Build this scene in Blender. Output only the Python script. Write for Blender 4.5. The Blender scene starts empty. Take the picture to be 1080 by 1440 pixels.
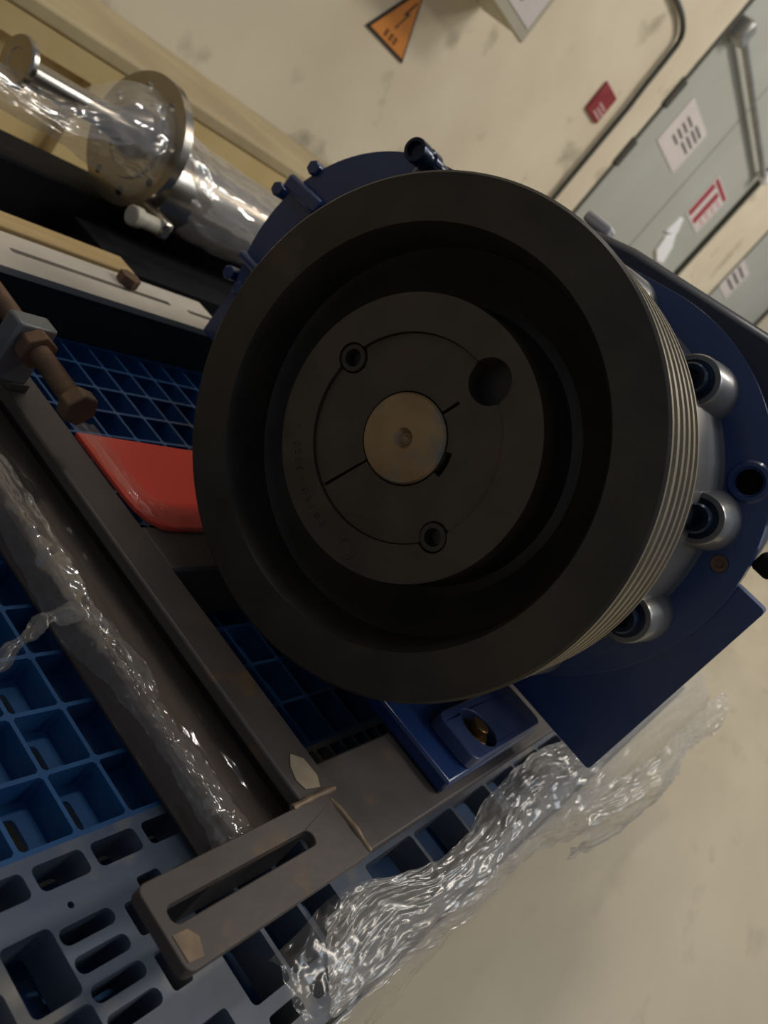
import bpy, bmesh, math, random
from mathutils import Vector, Matrix, noise
random.seed(7)
PI = math.pi
S = bpy.context.scene
COL = S.collection

# ------------------------------------------------------------------ camera
cam_d = bpy.data.cameras.new('camera')
cam = bpy.data.objects.new('camera', cam_d)
COL.objects.link(cam)
RT = ((0.4733962, -0.6216805, 0.6240267),
      (0.0239591, -0.6990874, -0.7146347),
      (0.8805237, 0.3532565, -0.3160505))
M = Matrix(((RT[0][0], -RT[1][0], -RT[2][0], -0.390573),
            (RT[0][1], -RT[1][1], -RT[2][1], -0.175897),
            (RT[0][2], -RT[1][2], -RT[2][2], 0.455904),
            (0, 0, 0, 1)))
cam.matrix_world = M
cam_d.sensor_fit = 'VERTICAL'
cam_d.sensor_height = 24.0
cam_d.lens = 24.0 * 1207.23 / 1440.0
cam_d.clip_start = 0.02
cam_d.clip_end = 200
cam_d.dof.use_dof = True
cam_d.dof.focus_distance = 0.45
cam_d.dof.aperture_fstop = 8.0
S.camera = cam

# ------------------------------------------------------------------ world, lamps, exposure
W = bpy.data.worlds.new('world')
S.world = W
W.use_nodes = True
W.node_tree.nodes['Background'].inputs[0].default_value = (0.62, 0.72, 0.9, 1)
W.node_tree.nodes['Background'].inputs[1].default_value = 0.22


def area(name, loc, target, sx, sy, power, color):
    d = bpy.data.lights.new(name, 'AREA')
    d.shape = 'RECTANGLE'
    d.size, d.size_y = sx, sy
    d.energy = power
    d.color = color
    o = bpy.data.objects.new(name, d)
    COL.objects.link(o)
    o.location = loc
    v = Vector(target) - Vector(loc)
    o.rotation_euler = v.to_track_quat('-Z', 'Y').to_euler()
    return o


area('hall_lamp', (3.0, -1.4, 4.2), (2.6, 0.8, 0.2), 1.6, 0.5, 58, (1.0, 0.90, 0.77))
area('hall_lamp', (5.6, -1.4, 4.2), (5.4, 0.8, 0.2), 1.6, 0.5, 85, (1.0, 0.91, 0.79))
area('hall_lamp', (2.2, -4.2, 4.2), (2.0, 0.0, 0.2), 1.6, 0.5, 40, (1.0, 0.90, 0.77))
area('hall_lamp', (0.2, 1.0, 4.2), (0.2, 0.3, 0.0), 0.9, 0.25, 25, (1.0, 0.94, 0.86))
area('skylight', (4.6, -3.5, 5.5), (1.0, 0.0, 0.2), 1.0, 2.4, 55, (0.80, 0.90, 1.0))

S.view_settings.view_transform = 'Standard'
S.view_settings.look = 'None'
S.view_settings.gamma = 1.0
S.view_settings.use_curve_mapping = False
S.view_settings.exposure = 0.0


# ------------------------------------------------------------------ materials
def lin(c):
    return tuple((v / 255 / 12.92) if v / 255 <= 0.04045 else ((v / 255 + 0.055) / 1.055) ** 2.4 for v in c)


def mat(name, c1, c2=None, rough=0.5, metal=0.0, scale=8.0, bump=0.0, bscale=60.0, coat=0.0, detail=5, lo=0.35, hi=0.65, stretch=None, spec=0.5, c3=None, s3=30, t3=0.62):
    m = bpy.data.materials.new(name)
    m.use_nodes = True
    nt = m.node_tree
    p = nt.nodes['Principled BSDF']
    p.inputs['Roughness'].default_value = rough
    p.inputs['Metallic'].default_value = metal
    p.inputs['Coat Weight'].default_value = coat
    p.inputs['Coat Roughness'].default_value = 0.12
    p.inputs['Specular IOR Level'].default_value = spec
    tc = nt.nodes.new('ShaderNodeTexCoord')
    vec = tc.outputs['Object']
    if stretch:
        mp = nt.nodes.new('ShaderNodeMapping')
        mp.inputs['Scale'].default_value = stretch
        nt.links.new(vec, mp.inputs['Vector'])
        vec = mp.outputs['Vector']
    c1 = lin(c1)
    if c2 is None:
        p.inputs['Base Color'].default_value = (*c1, 1)
    else:
        n = nt.nodes.new('ShaderNodeTexNoise')
        n.inputs['Scale'].default_value = scale
        n.inputs['Detail'].default_value = detail
        nt.links.new(vec, n.inputs['Vector'])
        r = nt.nodes.new('ShaderNodeValToRGB')
        r.color_ramp.elements[0].position = lo
        r.color_ramp.elements[1].position = hi
        r.color_ramp.elements[0].color = (*c1, 1)
        r.color_ramp.elements[1].color = (*lin(c2), 1)
        nt.links.new(n.outputs['Fac'], r.inputs['Fac'])
        out = r.outputs['Color']
        if c3:
            n3 = nt.nodes.new('ShaderNodeTexNoise')
            n3.inputs['Scale'].default_value = s3
            n3.inputs['Detail'].default_value = 6
            nt.links.new(vec, n3.inputs['Vector'])
            r3 = nt.nodes.new('ShaderNodeValToRGB')
            r3.color_ramp.elements[0].position = t3
            r3.color_ramp.elements[1].position = t3 + 0.1
            nt.links.new(n3.outputs['Fac'], r3.inputs['Fac'])
            mx = nt.nodes.new('ShaderNodeMix')
            mx.data_type = 'RGBA'
            nt.links.new(r3.outputs['Color'], mx.inputs['Factor'])
            nt.links.new(out, mx.inputs['A'])
            mx.inputs['B'].default_value = (*lin(c3), 1)
            out = mx.outputs['Result']
        nt.links.new(out, p.inputs['Base Color'])
    if bump:
        n2 = nt.nodes.new('ShaderNodeTexNoise')
        n2.inputs['Scale'].default_value = bscale
        n2.inputs['Detail'].default_value = 4
        nt.links.new(vec, n2.inputs['Vector'])
        b = nt.nodes.new('ShaderNodeBump')
        b.inputs['Strength'].default_value = bump
        b.inputs['Distance'].default_value = 0.002
        nt.links.new(n2.outputs['Fac'], b.inputs['Height'])
        nt.links.new(b.outputs['Normal'], p.inputs['Normal'])
    return m


def film_mat(name, lo=0.08, hi=0.5, scale=45, stretch=(1, 1, 1), dif=0.4, grough=0.16, bump=0.5, tint=(0.95, 0.94, 0.92)):
    m = bpy.data.materials.new(name)
    m.use_nodes = True
    nt = m.node_tree
    nt.nodes.remove(nt.nodes['Principled BSDF'])
    out = nt.nodes['Material Output']
    tc = nt.nodes.new('ShaderNodeTexCoord')
    n = nt.nodes.new('ShaderNodeTexNoise')
    n.noise_type = 'RIDGED_MULTIFRACTAL'
    n.inputs['Scale'].default_value = scale
    n.inputs['Detail'].default_value = 4
    n.inputs['Distortion'].default_value = 0.8
    mp = nt.nodes.new('ShaderNodeMapping')
    mp.inputs['Scale'].default_value = stretch
    nt.links.new(tc.outputs['Object'], mp.inputs['Vector'])
    nt.links.new(mp.outputs['Vector'], n.inputs['Vector'])
    mr = nt.nodes.new('ShaderNodeMapRange')
    mr.inputs['From Min'].default_value = 0.2
    mr.inputs['From Max'].default_value = 1.4
    mr.inputs['To Min'].default_value = lo
    mr.inputs['To Max'].default_value = hi
    nt.links.new(n.outputs['Fac'], mr.inputs['Value'])
    bp = nt.nodes.new('ShaderNodeBump')
    bp.inputs['Strength'].default_value = bump
    bp.inputs['Distance'].default_value = 0.003
    nt.links.new(n.outputs['Fac'], bp.inputs['Height'])
    tr = nt.nodes.new('ShaderNodeBsdfTransparent')
    tr.inputs[0].default_value = (*tint, 1)
    gl = nt.nodes.new('ShaderNodeBsdfGlossy')
    gl.inputs['Color'].default_value = (1, 1, 1, 1)
    gl.inputs['Roughness'].default_value = grough
    nt.links.new(bp.outputs['Normal'], gl.inputs['Normal'])
    df = nt.nodes.new('ShaderNodeBsdfDiffuse')
    df.inputs['Color'].default_value = (0.86, 0.82, 0.75, 1)
    tl = nt.nodes.new('ShaderNodeBsdfTranslucent')
    tl.inputs['Color'].default_value = (0.86, 0.82, 0.75, 1)
    m1 = nt.nodes.new('ShaderNodeMixShader')
    m1.inputs[0].default_value = 0.5
    nt.links.new(df.outputs[0], m1.inputs[1])
    nt.links.new(tl.outputs[0], m1.inputs[2])
    m2 = nt.nodes.new('ShaderNodeMixShader')
    m2.inputs[0].default_value = 1 - dif
    nt.links.new(m1.outputs[0], m2.inputs[1])
    nt.links.new(gl.outputs[0], m2.inputs[2])
    m3 = nt.nodes.new('ShaderNodeMixShader')
    nt.links.new(mr.outputs[0], m3.inputs[0])
    nt.links.new(tr.outputs[0], m3.inputs[1])
    nt.links.new(m2.outputs[0], m3.inputs[2])
    nt.links.new(m3.outputs[0], out.inputs['Surface'])
    return m


MAT = dict(
    floor=mat('floor_concrete', (170, 158, 132), (184, 172, 146), rough=0.55, scale=3.0, bump=0.15, bscale=30, c3=(166, 154, 128), s3=10, t3=0.6, stretch=(0.5, 2.2, 1)),
    wall=mat('wall_plaster', (200, 188, 164), (214, 204, 182), rough=0.8, scale=1.8, bump=0.2, bscale=12, c3=(158, 150, 128), s3=4.2, t3=0.57),
    yellow=mat('yellow_paint', (192, 166, 110), (206, 184, 132), rough=0.6, scale=4, bump=0.3, bscale=40, c3=(172, 146, 92), s3=9, t3=0.6),
    dust=mat('dusty_paint', (176, 160, 122), (160, 144, 110), rough=0.8, scale=5, bump=0.2, bscale=30),
    door=mat('grey_door_paint', (164, 166, 156), (172, 174, 166), rough=0.5, scale=2),
    gap=mat('door_gap', (60, 60, 52), rough=0.8),
    steel_grey=mat('grey_steel', (150, 150, 146), (170, 170, 166), rough=0.35, metal=0.6, scale=20),
    conduit=mat('conduit_grey', (62, 62, 58), rough=0.5),
    boxgrey=mat('box_grey', (176, 170, 150), (168, 162, 144), rough=0.5, scale=6),
    paper=mat('notice_paper', (206, 198, 194), (198, 190, 188), rough=0.7, scale=8),
    ink=mat('ink_grey', (92, 88, 88), rough=0.8),
    red_ink=mat('red_print', (150, 44, 58), rough=0.7),
    red_sign=mat('red_sign', (128, 34, 34), (140, 44, 42), rough=0.5, scale=30),
    pinkprint=mat('pale_pink_print', (196, 160, 162), rough=0.7),
    white=mat('white_plastic', (236, 238, 240), rough=0.35),
    orange=mat('sign_orange', (206, 132, 52), (196, 122, 46), rough=0.5, scale=20),
    black=mat('sign_black', (26, 24, 20), rough=0.5),
    oxide=mat('black_oxide', (46, 42, 38), (58, 53, 46), rough=0.42, metal=0.3, scale=30, bump=0.08, bscale=200, c3=(72, 62, 50), s3=22, t3=0.66),
    oxide2=mat('oxide_hub', (62, 54, 46), (72, 63, 54), rough=0.5, metal=0.3, scale=40, bump=0.1, bscale=240),
    groove=mat('groove_steel', (132, 122, 102), (150, 138, 114), rough=0.42, metal=0.6, scale=30, stretch=(4, 1, 1)),
    shaft=mat('shaft_steel', (128, 106, 82), (150, 128, 100), rough=0.4, metal=0.6, scale=30, c3=(112, 114, 108), s3=24, t3=0.52),
    blue=mat('blue_paint', (24, 50, 98), (30, 58, 110), rough=0.3, scale=10, coat=0.4, bump=0.08, bscale=80),
    bluerim=mat('blue_worn_pad', (50, 66, 108), (66, 78, 114), rough=0.4, scale=40, coat=0.2),
    bluecover=mat('blue_cover_reflection', (96, 98, 102), (116, 112, 106), rough=0.36, metal=0.35, scale=12, coat=0.5),  # floor's reflection on glossy blue paint, put into a grey-tan base colour
    navy=mat('navy_casing', (24, 30, 46), (30, 36, 54), rough=0.45, scale=6, coat=0.1),
    bolt=mat('bolt_dark', (34, 44, 62), rough=0.25, metal=0.7),
    brass=mat('zinc_yellow_bolt', (128, 96, 48), (104, 80, 44), rough=0.38, metal=0.7, scale=80),
    steel=mat('mill_scale_steel', (70, 64, 61), (86, 79, 75), rough=0.55, metal=0.25, scale=14, bump=0.15, bscale=90, c3=(112, 88, 62), s3=26, t3=0.62),
    steel_lt=mat('lit_steel_rail', (196, 188, 176), (210, 202, 190), rough=0.5, metal=0.3, scale=14, bump=0.1, bscale=80),  # light on the rail's top face put into the steel colour
    steel_dk=mat('shaded_steel', (40, 38, 36), (48, 44, 40), rough=0.6, scale=12),  # shade under the flanges put into the steel colour
    rust=mat('rusty_bolt', (112, 84, 60), (92, 72, 56), rough=0.6, metal=0.3, scale=60, bump=0.2, bscale=200),
    weld=mat('weld_bead_metal', (126, 106, 82), (104, 90, 74), rough=0.55, metal=0.3, scale=120),
    patch=mat('pale_paint_chip', (150, 136, 114), (132, 118, 98), rough=0.7, scale=60),
    block=mat('block_steel', (112, 116, 118), (92, 96, 98), rough=0.45, metal=0.4, scale=30),
    wood=mat('brown_beam', (98, 84, 74), (78, 66, 58), rough=0.7, scale=10, stretch=(12, 1, 1), bump=0.2),
    red=mat('red_paint', (222, 80, 62), (212, 74, 56), rough=0.35, scale=10, c3=(150, 60, 48), s3=22, t3=0.68),
    pallet=mat('blue_pallet', (24, 72, 120), (30, 80, 130), rough=0.5, scale=10, bump=0.1),
    pallet_pale=mat('blue_pallet_scuffed', (94, 100, 112), (72, 86, 108), rough=0.55, scale=14, bump=0.15, c3=(120, 118, 114), s3=18, t3=0.54),
    batten=mat('pale_wood', (184, 158, 110), (170, 142, 94), rough=0.7, scale=8, stretch=(1, 10, 10)),
    tube=mat('black_tube', (12, 13, 16), (17, 18, 21), rough=0.75, scale=10, spec=0.2),
    chrome=mat('stainless', (176, 168, 156), (160, 152, 140), rough=0.24, metal=0.95, scale=20),
    plugm=mat('pale_plug', (190, 184, 166), (170, 164, 146), rough=0.5, scale=60),
    hole=mat('hole_shade', (8, 8, 8), rough=0.8),  # shade inside the eyelet hole as a near-black colour
)
FILM_X = film_mat('stretch_film_pulled', 0.14, 0.65, 70, (0.22, 1, 1), 0.65, 0.2, 0.4)
FILM_D = film_mat('stretch_film_dense', 0.50, 0.98, 130, (0.12, 1, 1), 0.84, 0.24, 0.3)
FILM_P = film_mat('stretch_film_glossy', 0.40, 0.95, 60, (0.22, 1, 1), 0.6, 0.14, 0.5)
FILM_Y = film_mat('stretch_film_bunched', 0.25, 0.85, 110, (1, 0.2, 1), 0.6, 0.16, 0.4)
FILM_T = film_mat('stretch_film_tight', 0.12, 0.45, 70, (1, 0.1, 1), 0.6, 0.13, 0.6)


# ------------------------------------------------------------------ helpers
def tag(o, label=None, cat=None, group=None, kind=None):
    if label:
        o['label'] = label
    if cat:
        o['category'] = cat
    if group:
        o['group'] = group
    if kind:
        o['kind'] = kind
    return o


def empty(name, loc, label=None, cat=None, group=None, kind=None):
    o = bpy.data.objects.new(name, None)
    o.empty_display_size = 0.05
    o.location = loc
    COL.objects.link(o)
    return tag(o, label, cat, group, kind)


def wloc(o):
    v = Vector((0, 0, 0))
    while o:
        v = v + Vector(o.location)
        o = o.parent
    return v


def link(name, me, m, parent=None, smooth=30, bev=0.0, seg=2):
    o = bpy.data.objects.new(name, me)
    COL.objects.link(o)
    me.materials.clear()
    me.materials.append(m)
    if parent is not None:
        off = wloc(parent)
        me.transform(Matrix.Translation(-off))
        o.parent = parent
    if smooth:
        me.shade_smooth()
        me.set_sharp_from_angle(angle=math.radians(smooth))
    if bev:
        b = o.modifiers.new('bevel', 'BEVEL')
        b.width = bev
        b.segments = seg
        b.limit_method = 'ANGLE'
        b.angle_limit = math.radians(40)
    return o


def from_bm(bm, name='m'):
    bmesh.ops.recalc_face_normals(bm, faces=bm.faces)
    me = bpy.data.meshes.new(name)
    bm.to_mesh(me)
    bm.free()
    return me


def add_box(bm, x0, x1, y0, y1, z0, z1):
    v = [bm.verts.new(p) for p in ((x0, y0, z0), (x1, y0, z0), (x1, y1, z0), (x0, y1, z0), (x0, y0, z1), (x1, y0, z1), (x1, y1, z1), (x0, y1, z1))]
    for f in ((0, 3, 2, 1), (4, 5, 6, 7), (0, 1, 5, 4), (1, 2, 6, 5), (2, 3, 7, 6), (3, 0, 4, 7)):
        bm.faces.new([v[i] for i in f])


def box(name, x0, x1, y0, y1, z0, z1, m, parent=None, bev=0.001):
    bm = bmesh.new()
    add_box(bm, x0, x1, y0, y1, z0, z1)
    return link(name, from_bm(bm), m, parent, 30, bev)


def axes(axis):
    d = Vector(axis).normalized()
    u = Vector((0, 0, 1)) if abs(d.z) < 0.9 else Vector((0, 1, 0))
    a = d.cross(u).normalized()
    b = d.cross(a).normalized()
    return d, a, b


def add_lathe(bm, o, axis, prof, n=64, closed=True):
    """profile of (t along axis, r); closed loop or capped open profile"""
    o = Vector(o)
    d, a, b = axes(axis)
    rings = []
    for t, r in prof:
        if r <= 1e-6:
            rings.append([bm.verts.new(o + d * t)])
        else:
            rings.append([bm.verts.new(o + d * t + (a * math.cos(2 * PI * k / n) + b * math.sin(2 * PI * k / n)) * r) for k in range(n)])
    pairs = [(i, i + 1) for i in range(len(prof) - 1)]
    if closed:
        pairs.append((len(prof) - 1, 0))
    for i, j in pairs:
        A, B = rings[i], rings[j]
        if len(A) == 1 and len(B) == 1:
            continue
        for k in range(n):
            k2 = (k + 1) % n
            if len(A) == 1:
                bm.faces.new((A[0], B[k], B[k2]))
            elif len(B) == 1:
                bm.faces.new((A[k], B[0], A[k2]))
            else:
                bm.faces.new((A[k], B[k], B[k2], A[k2]))


def lathe(name, o, axis, prof, m, parent=None, n=64, closed=True, smooth=30, bev=0.0):
    bm = bmesh.new()
    add_lathe(bm, o, axis, prof, n, closed)
    return link(name, from_bm(bm), m, parent, smooth, bev)


def cylp(r, L, c=0.0):
    if c:
        return [(0, 0), (0, r - c), (c, r), (L - c, r), (L, r - c), (L, 0)]
    return [(0, 0), (0, r), (L, r), (L, 0)]


def cyl(name, o, axis, r, L, m, parent=None, n=32, c=0.0006):
    return lathe(name, o, axis, cylp(r, L, c), m, parent, n, False)


def add_hex(bm, o, axis, r, L, rot=0.0):
    o = Vector(o)
    d, a, b = axes(axis)
    A = [bm.verts.new(o + (a * math.cos(rot + k * PI / 3) + b * math.sin(rot + k * PI / 3)) * r) for k in range(6)]
    B = [bm.verts.new(v.co + d * L) for v in A]
    bm.faces.new(A)
    bm.faces.new(B[::-1])
    for k in range(6):
        bm.faces.new((A[k], A[(k + 1) % 6], B[(k + 1) % 6], B[k]))


def hexa(name, o, axis, r, L, m, parent=None, rot=0.0, bev=0.0008):
    bm = bmesh.new()
    add_hex(bm, o, axis, r, L, rot)
    return link(name, from_bm(bm), m, parent, 30, bev)


def prism(name, poly, p0, thick, ea, eb, ed, m, parent=None, bev=0.0008):
    """polygon (a, b) placed at p0 with axes ea, eb, extruded along ed"""
    bm = bmesh.new()
    p0, ea, eb, ed = Vector(p0), Vector(ea), Vector(eb), Vector(ed)
    A = [bm.verts.new(p0 + ea * a + eb * b) for a, b in poly]
    B = [bm.verts.new(v.co + ed * thick) for v in A]
    bm.faces.new(A)
    bm.faces.new(B[::-1])
    n = len(A)
    for k in range(n):
        bm.faces.new((A[k], A[(k + 1) % n], B[(k + 1) % n], B[k]))
    return link(name, from_bm(bm), m, parent, 30, bev)


def plate_mesh(loops, thick, mtx):
    """flat plate with holes: filled 2D curve, extruded symmetrically by thick, placed with mtx"""
    cu = bpy.data.curves.new('plate', 'CURVE')
    cu.dimensions = '2D'
    cu.fill_mode = 'BOTH'
    cu.extrude = thick / 2
    for lp in loops:
        s = cu.splines.new('POLY')
        s.points.add(len(lp) - 1)
        for p, (x, y) in zip(s.points, lp):
            p.co = (x, y, 0, 1)
        s.use_cyclic_u = True
    o = bpy.data.objects.new('plate', cu)
    COL.objects.link(o)
    dg = bpy.context.evaluated_depsgraph_get()
    me = bpy.data.meshes.new_from_object(o.evaluated_get(dg))
    bpy.data.objects.remove(o)
    bpy.data.curves.remove(cu)
    bm = bmesh.new()
    bm.from_mesh(me)
    bmesh.ops.remove_doubles(bm, verts=bm.verts, dist=1e-6)
    bmesh.ops.recalc_face_normals(bm, faces=bm.faces)
    bm.to_mesh(me)
    bm.free()
    me.transform(mtx)
    return me


def plate(name, loops, thick, mtx, m, parent=None, bev=0.0):
    return link(name, plate_mesh(loops, thick, mtx), m, parent, 30, bev)


def MZ(z):                      # loops in (x, y), centred at height z
    return Matrix.Translation((0, 0, z))


def MX(x):                      # loops in (y, z), plate normal along x
    return Matrix(((0, 0, 1, x), (1, 0, 0, 0), (0, 1, 0, 0), (0, 0, 0, 1)))


def MY(y):                      # loops in (x, z)
    return Matrix(((1, 0, 0, 0), (0, 0, -1, y), (0, 1, 0, 0), (0, 0, 0, 1)))


def rrect(x0, x1, y0, y1, r=0.002, n=3):
    r = min(r, (x1 - x0) / 2 - 1e-5, (y1 - y0) / 2 - 1e-5)
    out = []
    for cx, cy, a in ((x1 - r, y1 - r, 0), (x0 + r, y1 - r, 90), (x0 + r, y0 + r, 180), (x1 - r, y0 + r, 270)):
        for k in range(n + 1):
            t = math.radians(a + 90 * k / n)
            out.append((cx + r * math.cos(t), cy + r * math.sin(t)))
    return out


def circ(cx, cy, r, n=32):
    return [(cx + r * math.cos(2 * PI * k / n), cy + r * math.sin(2 * PI * k / n)) for k in range(n)]


def hull(pts):
    pts = sorted(set((round(a, 6), round(b, 6)) for a, b in pts))

    def half(ps):
        h = []
        for p in ps:
            while len(h) > 1 and (h[-1][0] - h[-2][0]) * (p[1] - h[-2][1]) - (h[-1][1] - h[-2][1]) * (p[0] - h[-2][0]) <= 0:
                h.pop()
            h.append(p)
        return h[:-1]
    return half(pts) + half(pts[::-1])


def add_tube(bm, pts, r, n=10):
    pts = [Vector(p) for p in pts]
    rings = []
    for i, p in enumerate(pts):
        t = (pts[min(i + 1, len(pts) - 1)] - pts[max(i - 1, 0)]).normalized()
        d, a, b = axes(t)
        rr = r(i) if callable(r) else r
        rings.append([bm.verts.new(p + (a * math.cos(2 * PI * k / n) + b * math.sin(2 * PI * k / n)) * rr) for k in range(n)])
    for A, B in zip(rings, rings[1:]):
        for k in range(n):
            bm.faces.new((A[k], A[(k + 1) % n], B[(k + 1) % n], B[k]))
    bm.faces.new(rings[0][::-1])
    bm.faces.new(rings[-1])


def smooth_path(pts, n=40):
    pts = [Vector(p) for p in pts]
    out = []
    for i in range(n + 1):
        s = i / n * (len(pts) - 1)
        k = min(int(s), len(pts) - 2)
        t = s - k
        p0, p1, p2, p3 = pts[max(k - 1, 0)], pts[k], pts[k + 1], pts[min(k + 2, len(pts) - 1)]
        out.append(0.5 * ((2 * p1) + (p2 - p0) * t + (2 * p0 - 5 * p1 + 4 * p2 - p3) * t * t + (3 * p1 - p0 - 3 * p2 + p3) * t ** 3))
    return out


def film_sheet(name, rows, m, nu=110, nv=36, amp=0.004, fr=60, fold=0.0, ff=(30, 8), seed=0, label=None, group=None, up=None, parent=None):
    """crumpled film lofted through rows of 3D points; ragged edges and ridged wrinkles"""
    rows = [smooth_path(r, nu) for r in rows]
    cols = [smooth_path([r[i] for r in rows], nv) for i in range(nu + 1)]
    bm = bmesh.new()
    off = Vector((seed * 3.7, seed * 1.3, seed * 2.1))
    g = []
    for i in range(nu + 1):
        c = []
        for j in range(nv + 1):
            p = cols[i][j]
            a = cols[min(i + 1, nu)][j] - cols[max(i - 1, 0)][j]
            b = cols[i][min(j + 1, nv)] - cols[i][max(j - 1, 0)]
            nn = a.cross(b)
            nn = nn.normalized() if nn.length > 1e-9 else Vector((0, 0, 1))
            if up and nn.dot(Vector(up)) < 0:
                nn = -nn
            u, v = i / nu, j / nv
            sk = u * ff[0] + v * ff[1] * 0.4
            w = 1 - 2 * abs(noise.noise(Vector((sk * 0.9, v * ff[1] * 1.5 + 0.6 * noise.noise(Vector((u * ff[0] * 0.5, seed, v))), seed))))
            w2 = 1 - 2 * abs(noise.noise(Vector((sk * 2.3, v * ff[1] * 3.7, seed + 5))))
            w3 = noise.noise(Vector((i / nu * ff[0], j / nv * ff[1], seed)))
            q = p + nn * (amp * (w * 0.7 + w2 * 0.35) + fold * w3)
            e = (noise.noise_vector(p * fr + off)) * amp * 0.8
            c.append(bm.verts.new(q + e))
        g.append(c)
    for i in range(nu):
        for j in range(nv):
            bm.faces.new((g[i][j], g[i + 1][j], g[i + 1][j + 1], g[i][j + 1]))
    me = bpy.data.meshes.new(name)
    bm.to_mesh(me)
    bm.free()
    o = link(name, me, m, parent, 180)
    if parent is not None:
        tag(o, label)
    elif label:
        tag(o, label, 'film', group)
    return o


def text_mesh(s, size, extrude):
    cu = bpy.data.curves.new('txt', 'FONT')
    cu.body = s
    cu.size = size
    cu.extrude = extrude
    cu.align_x = 'CENTER'
    cu.align_y = 'CENTER'
    o = bpy.data.objects.new('txt', cu)
    COL.objects.link(o)
    dg = bpy.context.evaluated_depsgraph_get()
    me = bpy.data.meshes.new_from_object(o.evaluated_get(dg))
    bpy.data.objects.remove(o)
    bpy.data.curves.remove(cu)
    return me


# ================================================================== the setting
YW = 1.5
bm = bmesh.new()
add_box(bm, -3, 40, -20, YW + 0.2, -0.1, 0.0)
tag(link('floor', from_bm(bm), MAT['floor'], None, 0), 'worn beige concrete floor', kind='structure')

wall = empty('wall_left', (0, YW, 0), 'cream plastered wall behind the machine', kind='structure')
DX0, DX1, EX0, EX1, DH = 3.15, 4.82, 5.58, 7.3, 2.25
for i, (x0, x1, z0, z1) in enumerate(((-3, DX0, 0, 3.6), (DX0, DX1, DH, 3.6), (DX1, EX0, 0, 3.6), (EX0, EX1, DH, 3.6), (EX1, 40, 0, 3.6))):
    bm = bmesh.new()
    add_box(bm, x0, x1, YW, YW + 0.2, z0, z1)
    link('wall_section', from_bm(bm), MAT['wall'], wall, 0)

# yellow curb along the foot of the wall, with recessed panels
curb = empty('trim_1', (0, 1.05, 0), 'yellow painted curb with recessed panels along the wall foot', kind='structure')
box('curb_core', -3, 3.05, 1.075, YW, 0, 0.28, MAT['yellow'], curb, 0)
box('curb_cap', -3, 3.06, 1.05, YW, 0.262, 0.289, MAT['dust'], curb, 0.006)
xs = [-3, 0.12, 0.56, 0.80, 1.26, 1.5, 1.95, 2.2, 2.65, 3.05]
loops = [rrect(-3, 3.05, 0.0, 0.262, 0.001)]
for k in range(1, 9, 2):
    loops.append(rrect(xs[k], xs[k + 1], 0.085, 0.225, 0.004))
plate('curb_face', loops, 0.028, MY(1.064), MAT['yellow'], curb, 0.002)

# doors
def door(n, x0, x1, label, seam):
    d = empty('door_%d' % n, (x0, YW, 0), label, kind='structure')
    w = 0.006
    box('frame', x0, x0 + 0.03, YW - 0.004, YW + 0.09, 0, DH, MAT['gap'], d, 0)
    box('frame', x1 - 0.03, x1, YW - 0.004, YW + 0.09, 0, DH, MAT['gap'], d, 0)
    box('door_leaf', x0 + 0.036, seam - w, YW + 0.02, YW + 0.06, 0.01, DH - 0.01, MAT['door'], d, 0.004)
    box('door_leaf', seam + w, x1 - 0.036, YW + 0.02, YW + 0.06, 0.01, DH - 0.01, MAT['door'], d, 0.004)
    box('seam_strip', seam - 0.03, seam + 0.03, YW + 0.045, YW + 0.075, 0.01, DH - 0.01, MAT['gap'], d, 0)
    return d


d1 = door(1, DX0, DX1, 'grey steel double door with notices on it', 3.97)
door(2, EX0, EX1, 'second grey steel door at the far right', 6.4)
# the latch bar across door 1
bar = lathe('latch_bar', (3.27, YW - 0.02, 1.634), (1.452, 0, -0.053), cylp(0.016, 1.45, 0.004), MAT['steel_grey'], d1, 16, False)
lathe('bar_knob', (4.70, YW - 0.03, 1.583), (0, -1, 0), [(-0.04, 0), (-0.04, 0.02), (0, 0.034), (0.02, 0.036), (0.035, 0.02), (0.038, 0)], MAT['white'], d1, 20, False)
box('bar_bracket', 3.215, 3.30, YW - 0.05, YW + 0.03, 1.59, 1.68, MAT['steel_grey'], d1, 0.012)
for z in (1.30, 1.02):
    box('hinge', DX0 - 0.012, DX0 + 0.04, YW - 0.012, YW + 0.02, z - 0.06, z + 0.06, MAT['gap'], d1, 0.004)

# ------------------------------------------------------------------ things on the wall and door
t = empty('hazard_sign', (1.59, YW, 0.63), 'orange triangular high voltage warning sign with black border on the cream wall', 'sign')
tri = [(1.489, 0.622), (1.691, 0.622), (1.59, 0.80)]
c = (1.59, 0.685)


def shrink(f):
    return [(c[0] + (a - c[0]) * f, c[1] + (b - c[1]) * f) for a, b in tri]


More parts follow.
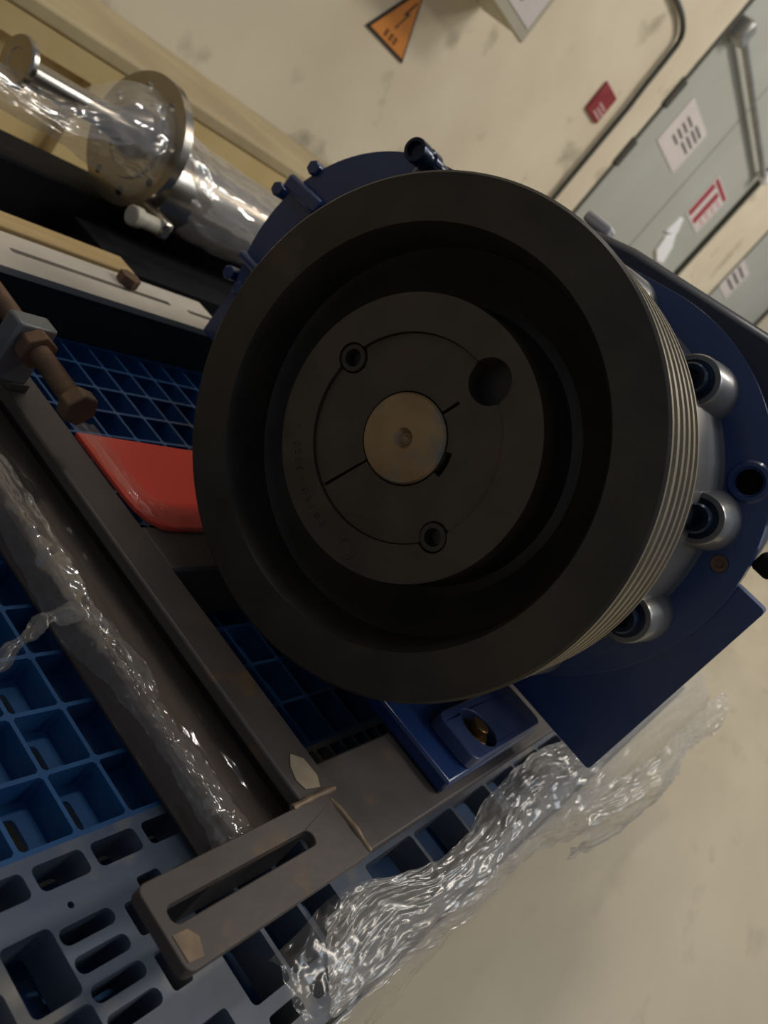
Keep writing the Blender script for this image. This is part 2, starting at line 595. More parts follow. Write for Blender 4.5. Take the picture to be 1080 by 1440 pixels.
prism('border', tri, (0, YW - 0.001, 0), 0.003, (1, 0, 0), (0, 0, 1), (0, -1, 0), MAT['black'], t, 0)
prism('panel', shrink(0.87), (0, YW - 0.0041, 0), 0.0012, (1, 0, 0), (0, 0, 1), (0, -1, 0), MAT['orange'], t, 0)
bolt2 = [(1.596, 0.752), (1.580, 0.708), (1.592, 0.712), (1.583, 0.676), (1.580, 0.679), (1.584, 0.668), (1.590, 0.680), (1.587, 0.680), (1.602, 0.722), (1.590, 0.717), (1.602, 0.752)]
prism('lightning_symbol', bolt2, (0, YW - 0.0053, 0), 0.0008, (1, 0, 0), (0, 0, 1), (0, -1, 0), MAT['black'], t, 0)
for x in (1.565, 1.59, 1.612):
    bm = bmesh.new()
    for k in range(3):
        add_box(bm, x - 0.009, x + 0.007, YW - 0.006, YW - 0.0053, 0.640 + k * 0.006, 0.6425 + k * 0.006)
    add_box(bm, x - 0.002, x + 0.001, YW - 0.006, YW - 0.0053, 0.637, 0.657)
    link('character', from_bm(bm), MAT['black'], t, 0)

t = empty('junction_box', (1.6, YW, 0.872), 'grey electrical box with a printed label mounted on the cream wall', 'electrical box')
box('enclosure', 1.25, 1.838, 1.345, YW, 0.872, 1.35, MAT['boxgrey'], t, 0.02)
box('cover', 1.24, 1.846, 1.327, 1.345, 0.866, 1.356, MAT['boxgrey'], t, 0.006)
box('label_plate', 1.56, 1.82, 1.3245, 1.3275, 0.90, 1.05, MAT['paper'], t, 0)
for k, (a, b) in enumerate(((1.60, 1.72), (1.58, 1.75), (1.62, 1.78))):
    box('print_line', a, b, 1.3232, 1.3246, 0.925 + 0.04 * k, 0.940 + 0.04 * k, MAT['ink'], t, 0)

t = empty('red_plate_sign', (2.73, YW, 1.03), 'small dark red sign with white lettering on the wall left of the cable', 'sign')
box('plate', 2.663, 2.80, YW - 0.012, YW + 0.001, 0.975, 1.087, MAT['red_sign'], t, 0.004)
for k, (a, b) in enumerate(((2.71, 2.785), (2.72, 2.79), (2.71, 2.78))):
    box('print_line', a, b, YW - 0.0135, YW - 0.012, 0.990 + 0.016 * k, 0.997 + 0.016 * k, MAT['pinkprint'], t, 0)

bm = bmesh.new()
path = smooth_path([(2.45, YW - 0.018, 1.40), (2.68, YW - 0.018, 1.415), (2.80, YW - 0.018, 1.412), (2.87, YW - 0.018, 1.385), (2.885, YW - 0.018, 1.32), (2.89, YW - 0.018, 1.2)], 40) + [Vector((2.90, YW - 0.018, z)) for z in (1.1, 0.9, 0.7, 0.5, 0.3)]
add_tube(bm, path, 0.0105, 12)
tag(link('conduit', from_bm(bm), MAT['conduit']), 'dark conduit cable bending down the cream wall beside the grey door', 'cable')

YD = YW + 0.02
t = empty('wall_notice', (3.57, YD, 1.17), 'white printed notice with two columns of dark text on the grey door', 'notice')
box('sheet', 3.38, 3.765, YD - 0.004, YD + 0.001, 1.165, 1.38, MAT['paper'], t, 0)
for z in (1.325, 1.30, 1.27, 1.24):
    box('print_line', 3.60, 3.73, YD - 0.0052, YD - 0.004, z + 0.012, z + 0.024, MAT['ink'], t, 0)
for z in (1.33, 1.30, 1.27, 1.24):
    box('print_line', 3.47, 3.57, YD - 0.0052, YD - 0.004, z - 0.01, z + 0.002, MAT['ink'], t, 0)

t = empty('red_notice', (4.42, YD, 1.14), 'red and white printed notice on the right leaf of the grey door', 'notice')
box('sheet', 4.25, 4.605, YD - 0.004, YD + 0.001, 1.138, 1.37, MAT['paper'], t, 0)
for a, b, z0, z1 in ((4.27, 4.59, 1.34, 1.362), (4.40, 4.47, 1.15, 1.33), (4.27, 4.335, 1.15, 1.33)):
    box('red_band', a, b, YD - 0.0052, YD - 0.004, z0, z1, MAT['red_ink'], t, 0)
for z in (1.30, 1.26, 1.22, 1.18):
    box('print_line', 4.49, 4.585, YD - 0.0052, YD - 0.004, z, z + 0.018, MAT['pinkprint'], t, 0)

for nm, poly, lab in (('white_tag', [(4.20, 1.0), (4.23, 1.10), (4.27, 1.11), (4.35, 1.05), (4.30, 1.02)], 'upper white glossy tag hanging at the seam of the grey door'),
                      ('white_tag', [(4.25, 0.99), (4.34, 1.04), (4.44, 0.99), (4.50, 0.90), (4.40, 0.88), (4.28, 0.91)], 'lower white glossy tag hanging at the seam of the grey door')):
    o = prism(nm, poly, (0, YD + 0.001, 0), 0.015, (1, 0, 0), (0, 0, 1), (0, -1, 0), MAT['white'], None, 0.004)
    tag(o, lab, 'tag')

t = empty('door_notice', (5.8, YD, 1.1), 'pale printed notice on the second grey door', 'notice')
box('sheet', 5.68, 6.05, YD - 0.004, YD + 0.001, 1.12, 1.34, MAT['paper'], t, 0)
for z in (1.28, 1.23, 1.18):
    box('print_line', 5.72, 6.0, YD - 0.0052, YD - 0.004, z, z + 0.02, MAT['ink'], t, 0)

# ================================================================== plastic pallet
PX, PY, X0, Y0 = 0.031, 0.033, -0.117, 0.0085
pal = empty('plastic_pallet', (0.23, 0.24, 0), 'blue plastic pallet with open square grid deck under the machine', 'pallet')
XA, XB, YA, YB = -0.272, 0.93, -0.187, 0.70
kx = list(range(-4, 32))
ky = list(range(-2, 20))
cells = []
low = []
for i in kx:
    for j in ky:
        x0, y0 = X0 + PX * i, Y0 + PY * j
        cells.append(rrect(x0 + 0.0012, x0 + PX - 0.0012, y0 + 0.0012, y0 + PY - 0.0012, 0.0015, 1))
        low.append(rrect(x0 + 0.0105, x0 + 0.0205, y0 + 0.007, y0 + 0.025, 0.003, 2))
gx0, gx1 = X0 + PX * kx[0] - 0.0012, X0 + PX * (kx[-1] + 1) + 0.0012
gy0, gy1 = Y0 + PY * ky[0] - 0.0012, Y0 + PY * (ky[-1] + 1) + 0.0012
grid = plate('deck_grid', [rrect(gx0, gx1, gy0, gy1, 0.001, 1)] + cells, 0.018, MZ(0.150 - 0.009), MAT['pallet'], pal)
plate('lower_sheet', [rrect(gx0, gx1, gy0, gy1, 0.001, 1)] + low, 0.0025, MZ(0.1312), MAT['pallet'], pal)
box('lower_deck', XA + 0.004, XB - 0.004, YA + 0.004, gy0, 0.104, 0.108, MAT['pallet'], pal, 0)
# border band with slots on the aisle side
loops = [rrect(XA, XB, YA, gy0, 0.006)]
for i in range(-5, 32):
    x0 = X0 + PX * i
    if i < 4:
        loops.append(rrect(x0 + 0.0015, x0 + PX - 0.003, -0.0755, -0.0635, 0.003))
    else:
        for q in (0.0015, 0.017):
            loops.append(rrect(x0 + q, x0 + q + 0.0125, -0.0745, -0.0625, 0.0015))
    if i == -1:
        for y in (-0.0955, -0.1080, -0.1205, -0.1330):
            loops.append(rrect(x0 - 0.002, x0 + 0.026, y - 0.0038, y + 0.0038, 0.0035))
        loops.append(circ(x0 + 0.010, -0.0845, 0.0016, 10))
    elif i == -2:
        loops.append(rrect(x0 + 0.004, x0 + 0.0275, -0.1175, -0.0885, 0.003))
        loops.append(rrect(x0 + 0.004, x0 + 0.0275, -0.150, -0.121, 0.003))
    elif i == 0:
        loops.append(rrect(x0 + 0.001, x0 + 0.011, -0.110, -0.094, 0.002))
        loops.append(rrect(x0 + 0.014, x0 + 0.028, -0.0935, -0.086, 0.002))
        loops.append(rrect(x0 + 0.001, x0 + 0.013, -0.136, -0.118, 0.002))
        loops.append(rrect(x0 - 0.001, x0 + 0.019, -0.171, -0.152, 0.002))
    elif i >= 4:
        loops.append(rrect(x0 + 0.002, x0 + 0.029, -0.0975, -0.0895, 0.003))
        if i % 2 and i < 31:
            loops.append(rrect(x0 + 0.0015, x0 + 0.060, -0.1330, -0.1015, 0.003))
            loops.append(rrect(x0 + 0.0015, x0 + 0.060, -0.1745, -0.1370, 0.003))
    else:
        loops.append(rrect(x0 + 0.002, x0 + 0.029, -0.0975, -0.0895, 0.003))
        loops.append(rrect(x0 + 0.0015, x0 + 0.0295, -0.1270, -0.1015, 0.003))
        loops.append(rrect(x0 + 0.0015, x0 + 0.0295, -0.1600, -0.1310, 0.003))
        loops.append(rrect(x0 + 0.004, x0 + 0.027, -0.1745, -0.1665, 0.003))
plate('deck_band', loops, 0.022, MZ(0.150 - 0.011), MAT['pallet_pale'], pal, 0.0007)
for nm, a in (('skirt', (XA, XB, YA, YA + 0.004, 0.10, 0.15)), ('skirt', (XA, XB, YB - 0.004, YB, 0.10, 0.15)), ('skirt', (XA, XA + 0.004, YA, YB, 0.10, 0.15)), ('skirt', (XB - 0.004, XB, YA, YB, 0.10, 0.15))):
    box(nm, *a, MAT['pallet'], pal)
bm = bmesh.new()
add_box(bm, XA, XB, gy1, YB, 0.128, 0.15)
add_box(bm, XA, gx0, gy0, gy1, 0.128, 0.15)
add_box(bm, gx1, XB, gy0, gy1, 0.128, 0.15)
link('deck_border', from_bm(bm), MAT['pallet'], pal, 0)
for x in (XA + 0.07, 0.25, XB - 0.07):
    for y in (YA + 0.05, 0.25, YB - 0.06):
        box('foot_block', x - 0.06, x + 0.06, y - 0.045, y + 0.045, 0.0, 0.118, MAT['pallet'], pal, 0.006)

# ================================================================== steel base frame
ZF = 0.20
fr = empty('base_frame', (0.1, 0.1, 0.15), 'grey brown welded steel base frame lying on the blue pallet', 'frame')
box('long_member', -0.041, -0.011, -0.104, 0.372, 0.192, ZF, MAT['steel'], fr, 0.0015)
box('member_web', -0.019, -0.011, -0.104, 0.372, 0.152, 0.192, MAT['steel_dk'], fr, 0)  # coloured dark for the shade under the flange
plate('slotted_plate', [rrect(-0.153, -0.0195, -0.1405, -0.104, 0.004), rrect(-0.147, -0.050, -0.1235, -0.1155, 0.004, 6)], 0.0062, MZ(ZF - 0.002), MAT['steel'], fr, 0.0016)
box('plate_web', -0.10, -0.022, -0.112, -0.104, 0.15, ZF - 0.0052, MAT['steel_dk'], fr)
box('foot_bar', -0.021, 0.42, -0.139, -0.086, 0.188, 0.1955, MAT['steel'], fr, 0.0015)
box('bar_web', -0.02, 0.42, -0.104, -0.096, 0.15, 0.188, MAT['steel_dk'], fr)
box('dark_filler_bar', 0.252, 0.52, 0.482, 0.575, 0.15, 0.186, MAT['tube'], fr)  # added black bar that fills the dark area beyond the batten's end
box('cross_member', -0.011, 0.36, 0.052, 0.088, 0.152, 0.199, MAT['steel'], fr, 0.002)
box('far_foot_bar', 0.30, 0.42, 0.20, 0.25, 0.15, 0.1955, MAT['steel'], fr, 0.0015)
# weld beads
for pts in ([(-0.0205, -0.1395, 0.2), (-0.0205, -0.125, 0.2012), (-0.021, -0.108, 0.2)], [(-0.05, -0.1035, 0.2), (-0.035, -0.1035, 0.2012), (-0.013, -0.1035, 0.2)]):
    bm = bmesh.new()
    add_tube(bm, smooth_path(pts, 14), lambda i: 0.0019 + 0.0003 * math.sin(i * 1.3), 8)
    link('weld_bead', from_bm(bm), MAT['weld'], fr, 60)
prism('paint_chip', [(-0.033, -0.098), (-0.022, -0.100), (-0.018, -0.094), (-0.019, -0.083), (-0.026, -0.078), (-0.032, -0.084), (-0.035, -0.092)], (0, 0, ZF), 0.0006, (1, 0, 0), (0, 1, 0), (0, 0, 1), MAT['patch'], fr, 0.0002)
prism('rust_patch', [(-0.1505, -0.137), (-0.1505, -0.126), (-0.143, -0.1265), (-0.140, -0.131), (-0.143, -0.138)], (0, 0, ZF + 0.0011), 0.0003, (1, 0, 0), (0, 1, 0), (0, 0, 1), MAT['weld'], fr, 0)
# far slotted rail (angle section): top flange coloured as lit, upright leg as shaded
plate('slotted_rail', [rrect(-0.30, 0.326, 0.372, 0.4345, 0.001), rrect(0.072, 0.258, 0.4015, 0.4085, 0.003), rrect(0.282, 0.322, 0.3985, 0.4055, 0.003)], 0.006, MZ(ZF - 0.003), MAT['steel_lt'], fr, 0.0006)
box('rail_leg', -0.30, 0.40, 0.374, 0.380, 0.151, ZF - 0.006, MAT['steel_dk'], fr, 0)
hexa('rail_bolt', (0.206, 0.416, ZF), (0, 0, 1), 0.011, 0.010, MAT['rust'], fr, 0.3)

wr = empty('wrapped_beam', (-0.045, 0.13, 0.151), 'brown beam wrapped in clear crinkled film under the left edge of the frame member', 'beam')
box('beam_body', -0.0685, -0.0225, -0.1025, 0.365, 0.151, 0.1775, MAT['wood'], wr, 0.004)

# tension bolt with its block
jb = empty('tension_bolt', (-0.045, 0.2, 0.2), 'long brown rusty tension bolt through a grey block on the frame member', 'bolt')
AX = (-0.045, 0.142, 0.236)
lathe('threaded_rod', AX, (0.03, 1, 0), [(0.008, 0), (0.008, 0.0062)] + [(0.012 + 0.0012 * k, 0.0066 if k % 2 else 0.0058) for k in range(190)] + [(0.242, 0)], MAT['rust'], jb, 20, False, 60)
hexa('bolt_head', AX, (0.03, 1, 0), 0.0112, 0.010, MAT['rust'], jb, 0.2, 0.0012)
hexa('lock_nut', (-0.0436, 0.194, 0.236), (0.03, 1, 0), 0.0118, 0.010, MAT['rust'], jb, 0.5, 0.001)
box('block', -0.057, -0.030, 0.204, 0.219, 0.2055, 0.2475, MAT['block'], jb, 0.0018)
box('block_foot', -0.041, -0.026, 0.204, 0.226, 0.2, 0.206, MAT['steel'], jb, 0.001)

# red plate on the cross member
o = prism('red_plate', [(-0.0105, 0.168), (0.16, 0.162), (0.15, 0.083), (0.012, 0.083), (0.004, 0.085), (-0.003, 0.091), (-0.0075, 0.10), (-0.009, 0.11)], (0, 0, 0.1985), 0.004, (1, 0, 0), (0, 1, 0), (0, 0, 1), MAT['red'], None, 0.001)
tag(o, 'red painted flat plate on the frame behind the pulley', 'plate')

# wooden batten
o = box('wooden_batten', -0.10, 0.242, 0.447, 0.478, 0.15, ZF, MAT['batten'], None, 0.002)
tag(o, 'pale yellow wooden batten lying beyond the slotted rail', 'batten')

# black beam at the back
o = box('black_beam', -0.30, 0.76, 0.60, 0.68, 0.15, 0.206, MAT['tube'], None, 0.003)
tag(o, 'black square steel beam lying at the back of the pallet', 'beam')

# ================================================================== stainless pipe assembly on the black beam
st = empty('stainless_pipe', (0.3, 0.61, 0.206), 'shiny stainless flanged pipe wrapped in glossy film lying on the black beam', 'pipe')
yc, zc = 0.612, 0.2805
holes = [circ(yc + 0.058 * math.cos(a), zc + 0.058 * math.sin(a), 0.0052, 14) for a in [math.radians(22.5 + 45 * k) for k in range(8)]]
plate('flange_disc', [circ(yc, zc, 0.0735, 96)] + holes, 0.012, MX(0.304), MAT['chrome'], st, 0.001)
lathe('raised_face', (0.2985, yc, zc), (-1, 0, 0), [(0, 0), (0, 0.044), (0.004, 0.043), (0.004, 0.034), (0.002, 0.033), (0.002, 0)], MAT['chrome'], st, 64, False)
lathe('pipe_body', (0.309, 0.585, 0.257), (1, 0, 0), [(0, 0), (0, 0.048), (0.02, 0.050), (0.33, 0.050), (0.33, 0)], MAT['chrome'], st, 64, False)
lathe('pipe_neck', (0.150, 0.612, 0.286), (1, 0, 0), [(0, 0), (0, 0.0145), (0.01, 0.0135), (0.09, 0.0135), (0.12, 0.017), (0.148, 0.03), (0.148, 0)], MAT['chrome'], st, 40, False)
lathe('neck_flange', (0.142, 0.615, 0.290), (1, 0, 0), [(0, 0), (0, 0.011), (-0.001, 0.012), (-0.001, 0.0235), (0.001, 0.025), (0.006, 0.025), (0.008, 0.023), (0.014, 0.013), (0.02, 0)], MAT['chrome'], st, 48, False)
lathe('flange_bolt', (0.262, 0.518, 0.231), (1, 0, 0), [(0, 0), (0, 0.009), (0.0015, 0.0108), (0.012, 0.0108), (0.013, 0.0085), (0.05, 0.0085), (0.05, 0)], MAT['plugm'], st, 24, False)
box('bolt_lug', 0.298, 0.314, 0.508, 0.56, 0.2215, 0.2425, MAT['chrome'], st, 0.004)

# ================================================================== blower
ZA = 0.35
bl = empty('blower', (0.25, 0.1, 0.2), 'glossy dark blue rotary blower behind the black pulley', 'blower')
CA, RA = (-0.015, 0.359), 0.1435
CB, RB = (0.188, 0.338), 0.131
outer = hull(circ(*CA, RA, 120) + circ(*CB, RB, 120))
plate('drive_plate', [outer, circ(-0.114, 0.442, 0.0085, 24), circ(-0.143, 0.329, 0.0028, 14), circ(-0.138, 0.392, 0.0055, 16)], 0.018, MX(0.209), MAT['blue'], bl, 0.0022)
cyl('eyelet_dark_disc', (0.2181, -0.114, 0.442), (1, 0, 0), 0.0115, 0.004, MAT['hole'], bl, 20)  # black disc added behind the eyelet hole to paint its shade
inner = hull(circ(-0.01, 0.36, 0.128, 80) + circ(0.185, 0.34, 0.128, 80))
prism('casing', inner, (0.222, 0, 0), 0.34, (0, 1, 0), (0, 0, 1), (1, 0, 0), MAT['navy'], bl, 0.002)
lathe('eyelet', (0.2005, -0.114, 0.442), (1, 0, 0), [(0, 0.0085), (-0.002, 0.010), (-0.002, 0.0125), (0, 0.0145), (0.002, 0.0145), (0.002, 0.0085)], MAT['blue'], bl, 32)
lathe('rusty_plug', (0.2015, -0.138, 0.392), (-1, 0, 0), [(0, 0), (0, 0.0065), (0.0015, 0.006), (0.0015, 0.003), (0.0005, 0.0025), (0.0005, 0)], MAT['rust'], bl, 20, False)
plate('square_flange', [rrect(-0.1785, 0.322, 0.2225, 0.388, 0.003)], 0.020, MX(0.2295), MAT['blue'], bl, 0.0015)
box('clamp_stud', 0.222, 0.25, -0.165, -0.150, 0.402, 0.416, MAT['tube'], bl, 0.003)
# tilted outlet flange rising behind the plate, pale cap on its edge
prism('outlet_flange', [(0.24, 0.47), (0.155, 0.492), (0.124, 0.499), (0.07, 0.511), (-0.046, 0.5225), (-0.13, 0.526), (-0.16, 0.515), (-0.165, 0.47), (-0.15, 0.43), (0.2, 0.43)], (0.25, 0, 0), 0.22, (0, 1, 0), (0, 0, 1), (1, 0, 0), MAT['navy'], bl, 0.006)
box('pale_cap', 0.262, 0.280, 0.099, 0.124, 0.504, 0.5135, MAT['paper'], bl, 0.003)
# bearing cover with screw bosses
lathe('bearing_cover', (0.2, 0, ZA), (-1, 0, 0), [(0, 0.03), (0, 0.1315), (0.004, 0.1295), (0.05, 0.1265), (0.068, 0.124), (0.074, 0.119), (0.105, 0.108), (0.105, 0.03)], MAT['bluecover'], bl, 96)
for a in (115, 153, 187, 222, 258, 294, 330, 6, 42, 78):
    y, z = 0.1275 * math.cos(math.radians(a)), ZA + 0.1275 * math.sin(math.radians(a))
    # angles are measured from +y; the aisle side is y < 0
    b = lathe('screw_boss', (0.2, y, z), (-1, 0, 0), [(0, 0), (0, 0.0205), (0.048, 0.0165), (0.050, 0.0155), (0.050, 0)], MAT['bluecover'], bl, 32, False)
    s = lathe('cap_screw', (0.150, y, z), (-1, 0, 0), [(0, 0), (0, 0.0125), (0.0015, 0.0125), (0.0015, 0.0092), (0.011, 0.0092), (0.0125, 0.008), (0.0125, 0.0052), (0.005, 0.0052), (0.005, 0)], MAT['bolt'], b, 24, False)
# rib, rim bolts on the far lobe, oil nozzle
box('rib', 0.189, 0.2005, 0.275, 0.318, 0.371, 0.385, MAT['blue'], bl, 0.003)
box('rib', 0.193, 0.2005, 0.255, 0.318, 0.30, 0.309, MAT['blue'], bl, 0.003)
for y, z in ((0.330, 0.368), (0.312, 0.401), (0.321, 0.287), (0.303, 0.283)):
    hexa('rim_bolt', (0.196, y - 0.004, z - 0.002), (1, 0, 0), 0.0065, 0.02, MAT['blue'], bl, 0.4, 0.001)
lathe('oil_nozzle', (0.150, 0.206, 0.461), (1, 0, 0), [(0.004, 0), (0.004, 0.0055), (0, 0.006), (0, 0.0085), (0.002, 0.009), (0.012, 0.009), (0.014, 0.0072), (0.018, 0.0072), (0.020, 0.0088), (0.03, 0.0088), (0.032, 0.006), (0.055, 0.006), (0.055, 0)], MAT['bolt'], bl, 24, False)
box('nozzle_neck', 0.175, 0.205, 0.19, 0.215, 0.44, 0.462, MAT['blue'], bl, 0.004)
# feet on the frame
HB = (0.137, -0.1145)
box('foot', 0.076, 0.235, -0.1335, -0.045, 0.196, 0.2065, MAT['blue'], bl, 0.002)
pad = plate('foot_pad', [rrect(0.102, 0.229, -0.1325, -0.0945, 0.007), circ(*HB, 0.0150, 32)], 0.010, MZ(0.2115), MAT['bluerim'], bl, 0.0022)
box('foot', 0.31, 0.40, 0.20, 0.30, 0.196, 0.2265, MAT['blue'], bl, 0.004)
fb = empty('foot_bolt', (HB[0], HB[1], 0.2065), 'yellow zinc bolt sunk in the hole of the blue blower foot', 'bolt')
hexa('bolt_head', (HB[0], HB[1], 0.2068), (0, 0, 1), 0.0115, 0.006, MAT['brass'], fb, 0.4)
cyl('bolt_shank', (HB[0], HB[1], 0.2128), (0.05, 0, 1), 0.0065, 0.006, MAT['brass'], fb, 16)

# shaft end
sh = lathe('shaft', (0.0003, 0, ZA), (1, 0, 0), [(0.006, 0), (0.0035, 0.0022), (0.0035, 0.0026), (0.0, 0.0055), (0, 0.0228), (0.0012, 0.0238), (0.20, 0.0238), (0.20, 0)], MAT['shaft'], bl, 64, False)

# ================================================================== pulley
pu = empty('pulley', (0.03, 0, ZA), 'large black five groove belt pulley with recessed hub on the shaft', 'pulley')
RO = 0.134
prof = [(0.018, 0.0249), (0.018, 0.0745), (0.030, 0.0752), (0.036, 0.078), (0.038, 0.083), (0.034, 0.092), (0.027, 0.099), (0.0225, 0.1035), (0.018, 0.1045), (-0.002, 0.1065), (-0.0068, 0.1085), (-0.0070, 0.1325), (-0.0055, RO)]
for k in range(5):
    xc = 0.003 + 0.015 * k
    prof += [(xc - 0.0047, RO), (xc - 0.0022, RO - 0.0085), (xc + 0.0022, RO - 0.0085), (xc + 0.0047, RO)]
prof += [(0.0715, RO), (0.073, 0.1325), (0.073, 0.109), (0.056, 0.104), (0.056, 0.0249)]
rim = lathe('pulley_body', (0, 0, ZA), (1, 0, 0), prof, MAT['oxide'], pu, 160, True, 25)
# worn bare flanks in the grooves share the body mesh: second material on the outer faces
me = rim.data
me.materials.append(MAT['groove'])
for p in me.polygons:
    cc = p.center
    r = math.hypot(cc.y, cc.z)
    if r > 0.1245 and p.normal.x < 0.97 and p.normal.x > -0.97 and cc.x > -0.035:
        p.material_index = 1

ANG = [math.radians(v) for v in (11, 107, 207)]
HR = [0.0082, 0.0118, 0.0082]
RBU = 0.0541


def polar(base, sign, n=420):
    out = []
    for k in range(n):
        th = 2 * PI * k / n
        r = base
        for a, h in zip(ANG, HR):
            d = math.atan2(math.sin(th - a), math.cos(th - a))
            c0 = 0.0535
            disc = h * h - (c0 * math.sin(d)) ** 2
            if disc > 0 and abs(d) < 1:
                q = c0 * math.cos(d) + sign * math.sqrt(disc)
                r = max(r, q) if sign > 0 else min(r, q)
        out.append((r * math.cos(th), ZA + r * math.sin(th)))
    return out


def bore():
    out = []
    n = 720
    for k in range(n):
        th = 2 * PI * k / n
        r = 0.0246
        for a, hw, rr in ((-70, 0.0011, 0.0532), (107, 0.0012, 0.0345), (168, 0.0070, 0.0282)):
            d = th - math.radians(a)
            d = math.atan2(math.sin(d), math.cos(d))
            if abs(d) < 1.0 and abs(math.sin(d)) * rr < hw * (1 if rr < 0.03 else 1):
                r = rr
        out.append((r * math.cos(th), ZA + r * math.sin(th)))
    return out


plate('hub_face', [circ(0, ZA, 0.0748, 128), polar(RBU + 0.0005, 1)], 0.0182, MX(0.0091), MAT['oxide2'], pu, 0.0012)
bu = plate('taper_bush', [polar(RBU, -1), bore()], 0.0158, MX(0.0101), MAT['oxide2'], pu)
for i in (0, 2):
    a = ANG[i]
    lathe('grub_screw', (0.004, 0.0535 * math.cos(a), ZA + 0.0535 * math.sin(a)), (1, 0, 0), [(0.004, 0), (0.004, 0.0036), (0, 0.0042), (-0.003, 0.0048), (-0.003, 0.0072), (0.0, 0.0078), (0.012, 0.0078), (0.012, 0)], MAT['oxide'], pu, 24, False)
# raised lettering round the hub
seq = [('5', 302), ('0', 297), ('/', 292.5), ('1', 288.5), ('0', 284), ('\u2022', 322), ('3', 312.5), ('0', 309), ('2', 305.5), ('0', 302)]
def letters(chars):
    for chx, deg in chars:
        a = math.radians(deg)
        me = text_mesh(chx, 0.0062, 0.0004)
        y, z = 0.0645 * math.cos(a), 0.0645 * math.sin(a)
        up = Vector((0, math.cos(a), math.sin(a)))
        rt = Vector((0, 0, 1)).cross(up) if False else Vector((-1, 0, 0)).cross(up) * -1
        nx = Vector((-1, 0, 0))
        rt = up.cross(nx)
        me.transform(Matrix(((rt.x, up.x, nx.x, -0.0001), (rt.y, up.y, nx.y, y), (rt.z, up.z, nx.z, ZA + z), (0, 0, 0, 1))))
        link('stamped_letter', me, MAT['oxide2'], pu, 0)


letters([('\u2022', -35.5), ('0', -44.5), ('2', -48.5), ('0', -52.5), ('3', -56.5), ('\u2022', -62.5), ('0', -68), ('5', -72.5), ('/', -77), ('0', -82), ('5', -87)])
a = math.radians(-105)
lathe('stamped_ring', (0.0, 0.0655 * math.cos(a), ZA + 0.0655 * math.sin(a)), (-1, 0, 0), [(0, 0.0045), (0.0005, 0.0048), (0.0005, 0.0056), (0, 0.0059)], MAT['oxide2'], pu, 24)

# ================================================================== stretch film
film_sheet('film_wrap', [[(-0.0725, -0.100, 0.158), (-0.0725, 0.0, 0.158), (-0.0725, 0.15, 0.158), (-0.0725, 0.36, 0.158)],
                         [(-0.0725, -0.100, 0.178), (-0.0725, 0.0, 0.178), (-0.0725, 0.15, 0.178), (-0.0725, 0.36, 0.178)],
                         [(-0.062, -0.100, 0.1815), (-0.062, 0.0, 0.1825), (-0.060, 0.15, 0.182), (-0.060, 0.36, 0.182)],
                         [(-0.044, -0.100, 0.1815), (-0.044, 0.0, 0.1805), (-0.044, 0.15, 0.181), (-0.044, 0.36, 0.181)],
                         [(-0.024, -0.098, 0.1815), (-0.024, 0.0, 0.1815), (-0.024, 0.15, 0.1815), (-0.024, 0.36, 0.1815)]],
           FILM_T, 240, 70, 0.0016, 90, 0.0006, (14, 8), 1, 'clear crinkled film stretched over the beam', parent=wr)
film_sheet('film_crease', [[(-0.075, -0.10, 0.168), (-0.0745, -0.05, 0.174), (-0.0745, 0.0, 0.170), (-0.0745, 0.05, 0.160), (-0.0745, 0.15, 0.168), (-0.075, 0.36, 0.170)],
                           [(-0.072, -0.10, 0.182), (-0.0735, -0.05, 0.186), (-0.0735, 0.0, 0.185), (-0.0745, 0.05, 0.180), (-0.073, 0.15, 0.185), (-0.073, 0.36, 0.186)],
                           [(-0.060, -0.10, 0.184), (-0.063, -0.05, 0.185), (-0.067, 0.0, 0.185), (-0.064, 0.05, 0.185), (-0.058, 0.15, 0.186), (-0.056, 0.36, 0.186)]],
           FILM_Y, 240, 20, 0.0016, 90, 0.0008, (46, 2.5), 2, 'bunched bright crease of film along the left edge', parent=wr)
strand = smooth_path([(-0.19, -0.004, 0.155), (-0.150, 0.012, 0.158), (-0.123, 0.027, 0.163), (-0.102, 0.039, 0.170), (-0.088, 0.043, 0.178), (-0.076, 0.036, 0.186), (-0.071, 0.014, 0.190), (-0.071, -0.02, 0.189)], 60)
rows = []
for k in range(9):
    a = 2 * PI * k / 8
    rows.append([p + Vector((0.3 * math.sin(a), 0.9 * math.cos(a), 0.8 * math.sin(a))) * ((0.0058 + 0.002 * math.sin(i * 0.7)) * (1 if i < 44 else 0.55)) for i, p in enumerate(strand)])
film_sheet('film_strand', rows, FILM_X, 120, 28, 0.0018, 110, 0.0, (12, 3), 3, 'twisted strand of film lying from the pallet grid over the brown beam')
film_sheet('film_fold', [[(-0.013, 0.172, 0.2055), (-0.012, 0.12, 0.2055), (-0.009, 0.094, 0.2055), (0.006, 0.080, 0.2055), (0.04, 0.074, 0.2055), (0.09, 0.072, 0.2055)],
                         [(-0.006, 0.172, 0.207), (-0.005, 0.125, 0.208), (-0.001, 0.102, 0.2075), (0.012, 0.090, 0.208), (0.04, 0.086, 0.207), (0.09, 0.084, 0.207)],
                         [(0.004, 0.172, 0.2055), (0.004, 0.130, 0.2055), (0.006, 0.110, 0.2055), (0.018, 0.099, 0.2055), (0.04, 0.096, 0.2055), (0.09, 0.096, 0.2055)]],
           FILM_T, 120, 24, 0.0010, 60, 0.0005, (12, 4), 9, 'thin clear film fold over the rounded edge of the red plate')

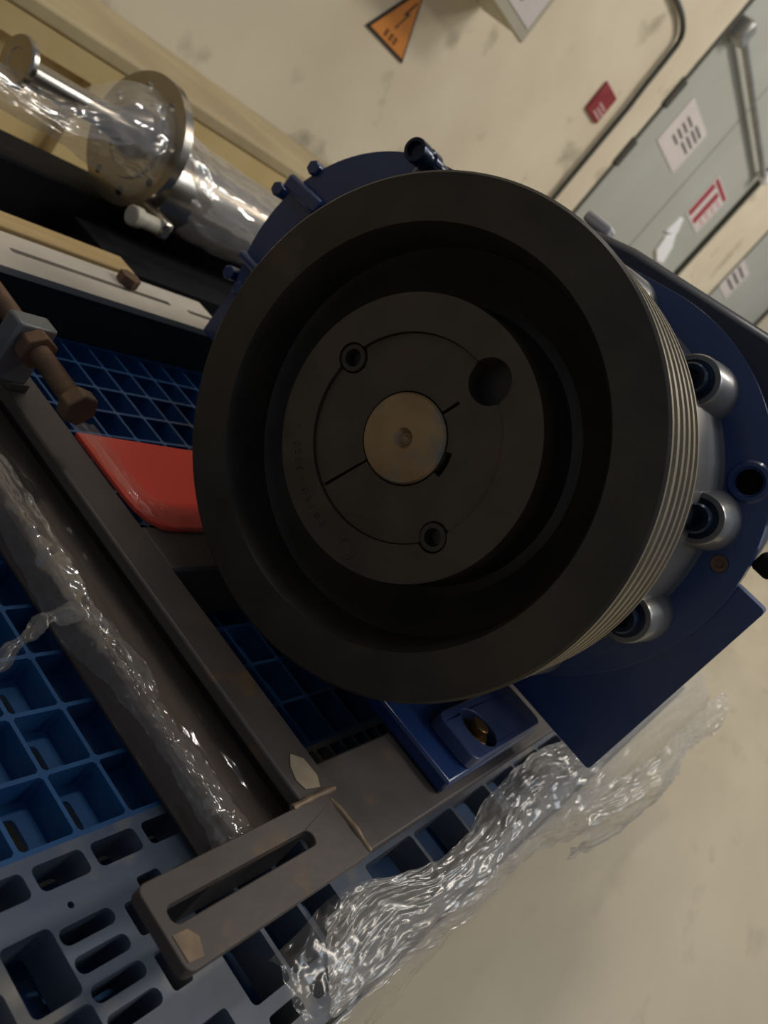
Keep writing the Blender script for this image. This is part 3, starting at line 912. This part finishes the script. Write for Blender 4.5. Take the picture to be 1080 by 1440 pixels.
film_sheet('film_skirt', [[(-0.035, -0.150, 0.168), (0.0, -0.148, 0.174), (0.05, -0.158, 0.176), (0.10, -0.160, 0.178), (0.15, -0.150, 0.180), (0.19, -0.146, 0.190), (0.26, -0.145, 0.192), (0.34, -0.150, 0.19), (0.6, -0.15, 0.19), (0.9, -0.16, 0.19)],
                          [(-0.045, -0.168, 0.162), (0.0, -0.160, 0.172), (0.05, -0.170, 0.178), (0.10, -0.172, 0.184), (0.15, -0.170, 0.186), (0.20, -0.168, 0.188), (0.26, -0.172, 0.190), (0.34, -0.178, 0.19), (0.6, -0.18, 0.19), (0.9, -0.19, 0.19)],
                          [(-0.05, -0.182, 0.154), (0.0, -0.180, 0.162), (0.05, -0.186, 0.166), (0.10, -0.190, 0.172), (0.15, -0.190, 0.172), (0.20, -0.190, 0.170), (0.26, -0.198, 0.170), (0.34, -0.208, 0.17), (0.6, -0.21, 0.17), (0.9, -0.22, 0.17)],
                          [(-0.055, -0.188, 0.146), (0.0, -0.190, 0.150), (0.05, -0.194, 0.150), (0.10, -0.197, 0.150), (0.15, -0.197, 0.150), (0.20, -0.197, 0.150), (0.26, -0.204, 0.145), (0.34, -0.216, 0.14), (0.6, -0.23, 0.13), (0.9, -0.25, 0.12)]],
           FILM_D, 300, 100, 0.0021, 60, 0.0024, (17, 7), 4, 'large crumpled film skirt hanging along the aisle edge of the pallet')
film_sheet('film_clump', [[(0.30, -0.190, 0.176), (0.40, -0.205, 0.186), (0.52, -0.212, 0.19), (0.66, -0.215, 0.18), (0.86, -0.222, 0.19), (0.92, -0.226, 0.192)],
                          [(0.30, -0.212, 0.160), (0.40, -0.228, 0.178), (0.52, -0.238, 0.180), (0.66, -0.232, 0.17), (0.86, -0.244, 0.172), (0.92, -0.247, 0.175)],
                          [(0.31, -0.222, 0.120), (0.40, -0.238, 0.126), (0.52, -0.246, 0.136), (0.66, -0.238, 0.15), (0.86, -0.255, 0.146), (0.92, -0.257, 0.148)]],
           FILM_D, 200, 80, 0.0034, 55, 0.003, (10, 9), 5, 'bright crumpled film clump below the square blue flange')
film_sheet('film_loop', [[(-0.085, -0.150, 0.172), (-0.055, -0.146, 0.178), (-0.02, -0.145, 0.180), (0.03, -0.155, 0.176)],
                         [(-0.085, -0.172, 0.170), (-0.055, -0.172, 0.178), (-0.02, -0.170, 0.182), (0.04, -0.176, 0.176)],
                         [(-0.072, -0.190, 0.158), (-0.045, -0.194, 0.162), (-0.01, -0.192, 0.165), (0.06, -0.192, 0.162)],
                         [(-0.065, -0.196, 0.140), (-0.04, -0.200, 0.140), (0.0, -0.200, 0.142), (0.07, -0.198, 0.142)]],
           FILM_X, 120, 50, 0.0026, 45, 0.003, (5, 4), 6, 'loose transparent film loop at the near pallet corner under the slotted plate')
rows = []
pp = [(0.04, 0.62, 0.270), (0.12, 0.615, 0.262), (0.20, 0.612, 0.262), (0.27, 0.612, 0.276), (0.32, 0.612, 0.274), (0.38, 0.590, 0.260), (0.62, 0.585, 0.258)]
rr = [0.030, 0.030, 0.034, 0.056, 0.064, 0.058, 0.056]
for a in (-140, -112, -85, -55, -25, 5, 35):
    b = math.radians(a)
    rows.append([(x, y + r * math.sin(b), z + r * math.cos(b) * (0.9 if i > 2 else 0.55)) for i, ((x, y, z), r) in enumerate(zip(pp, rr))])
film_sheet('film_cover', rows, FILM_P, 180, 70, 0.0030, 50, 0.002, (9, 5), 8, 'glossy clear film wrapped around the pipe', parent=st)
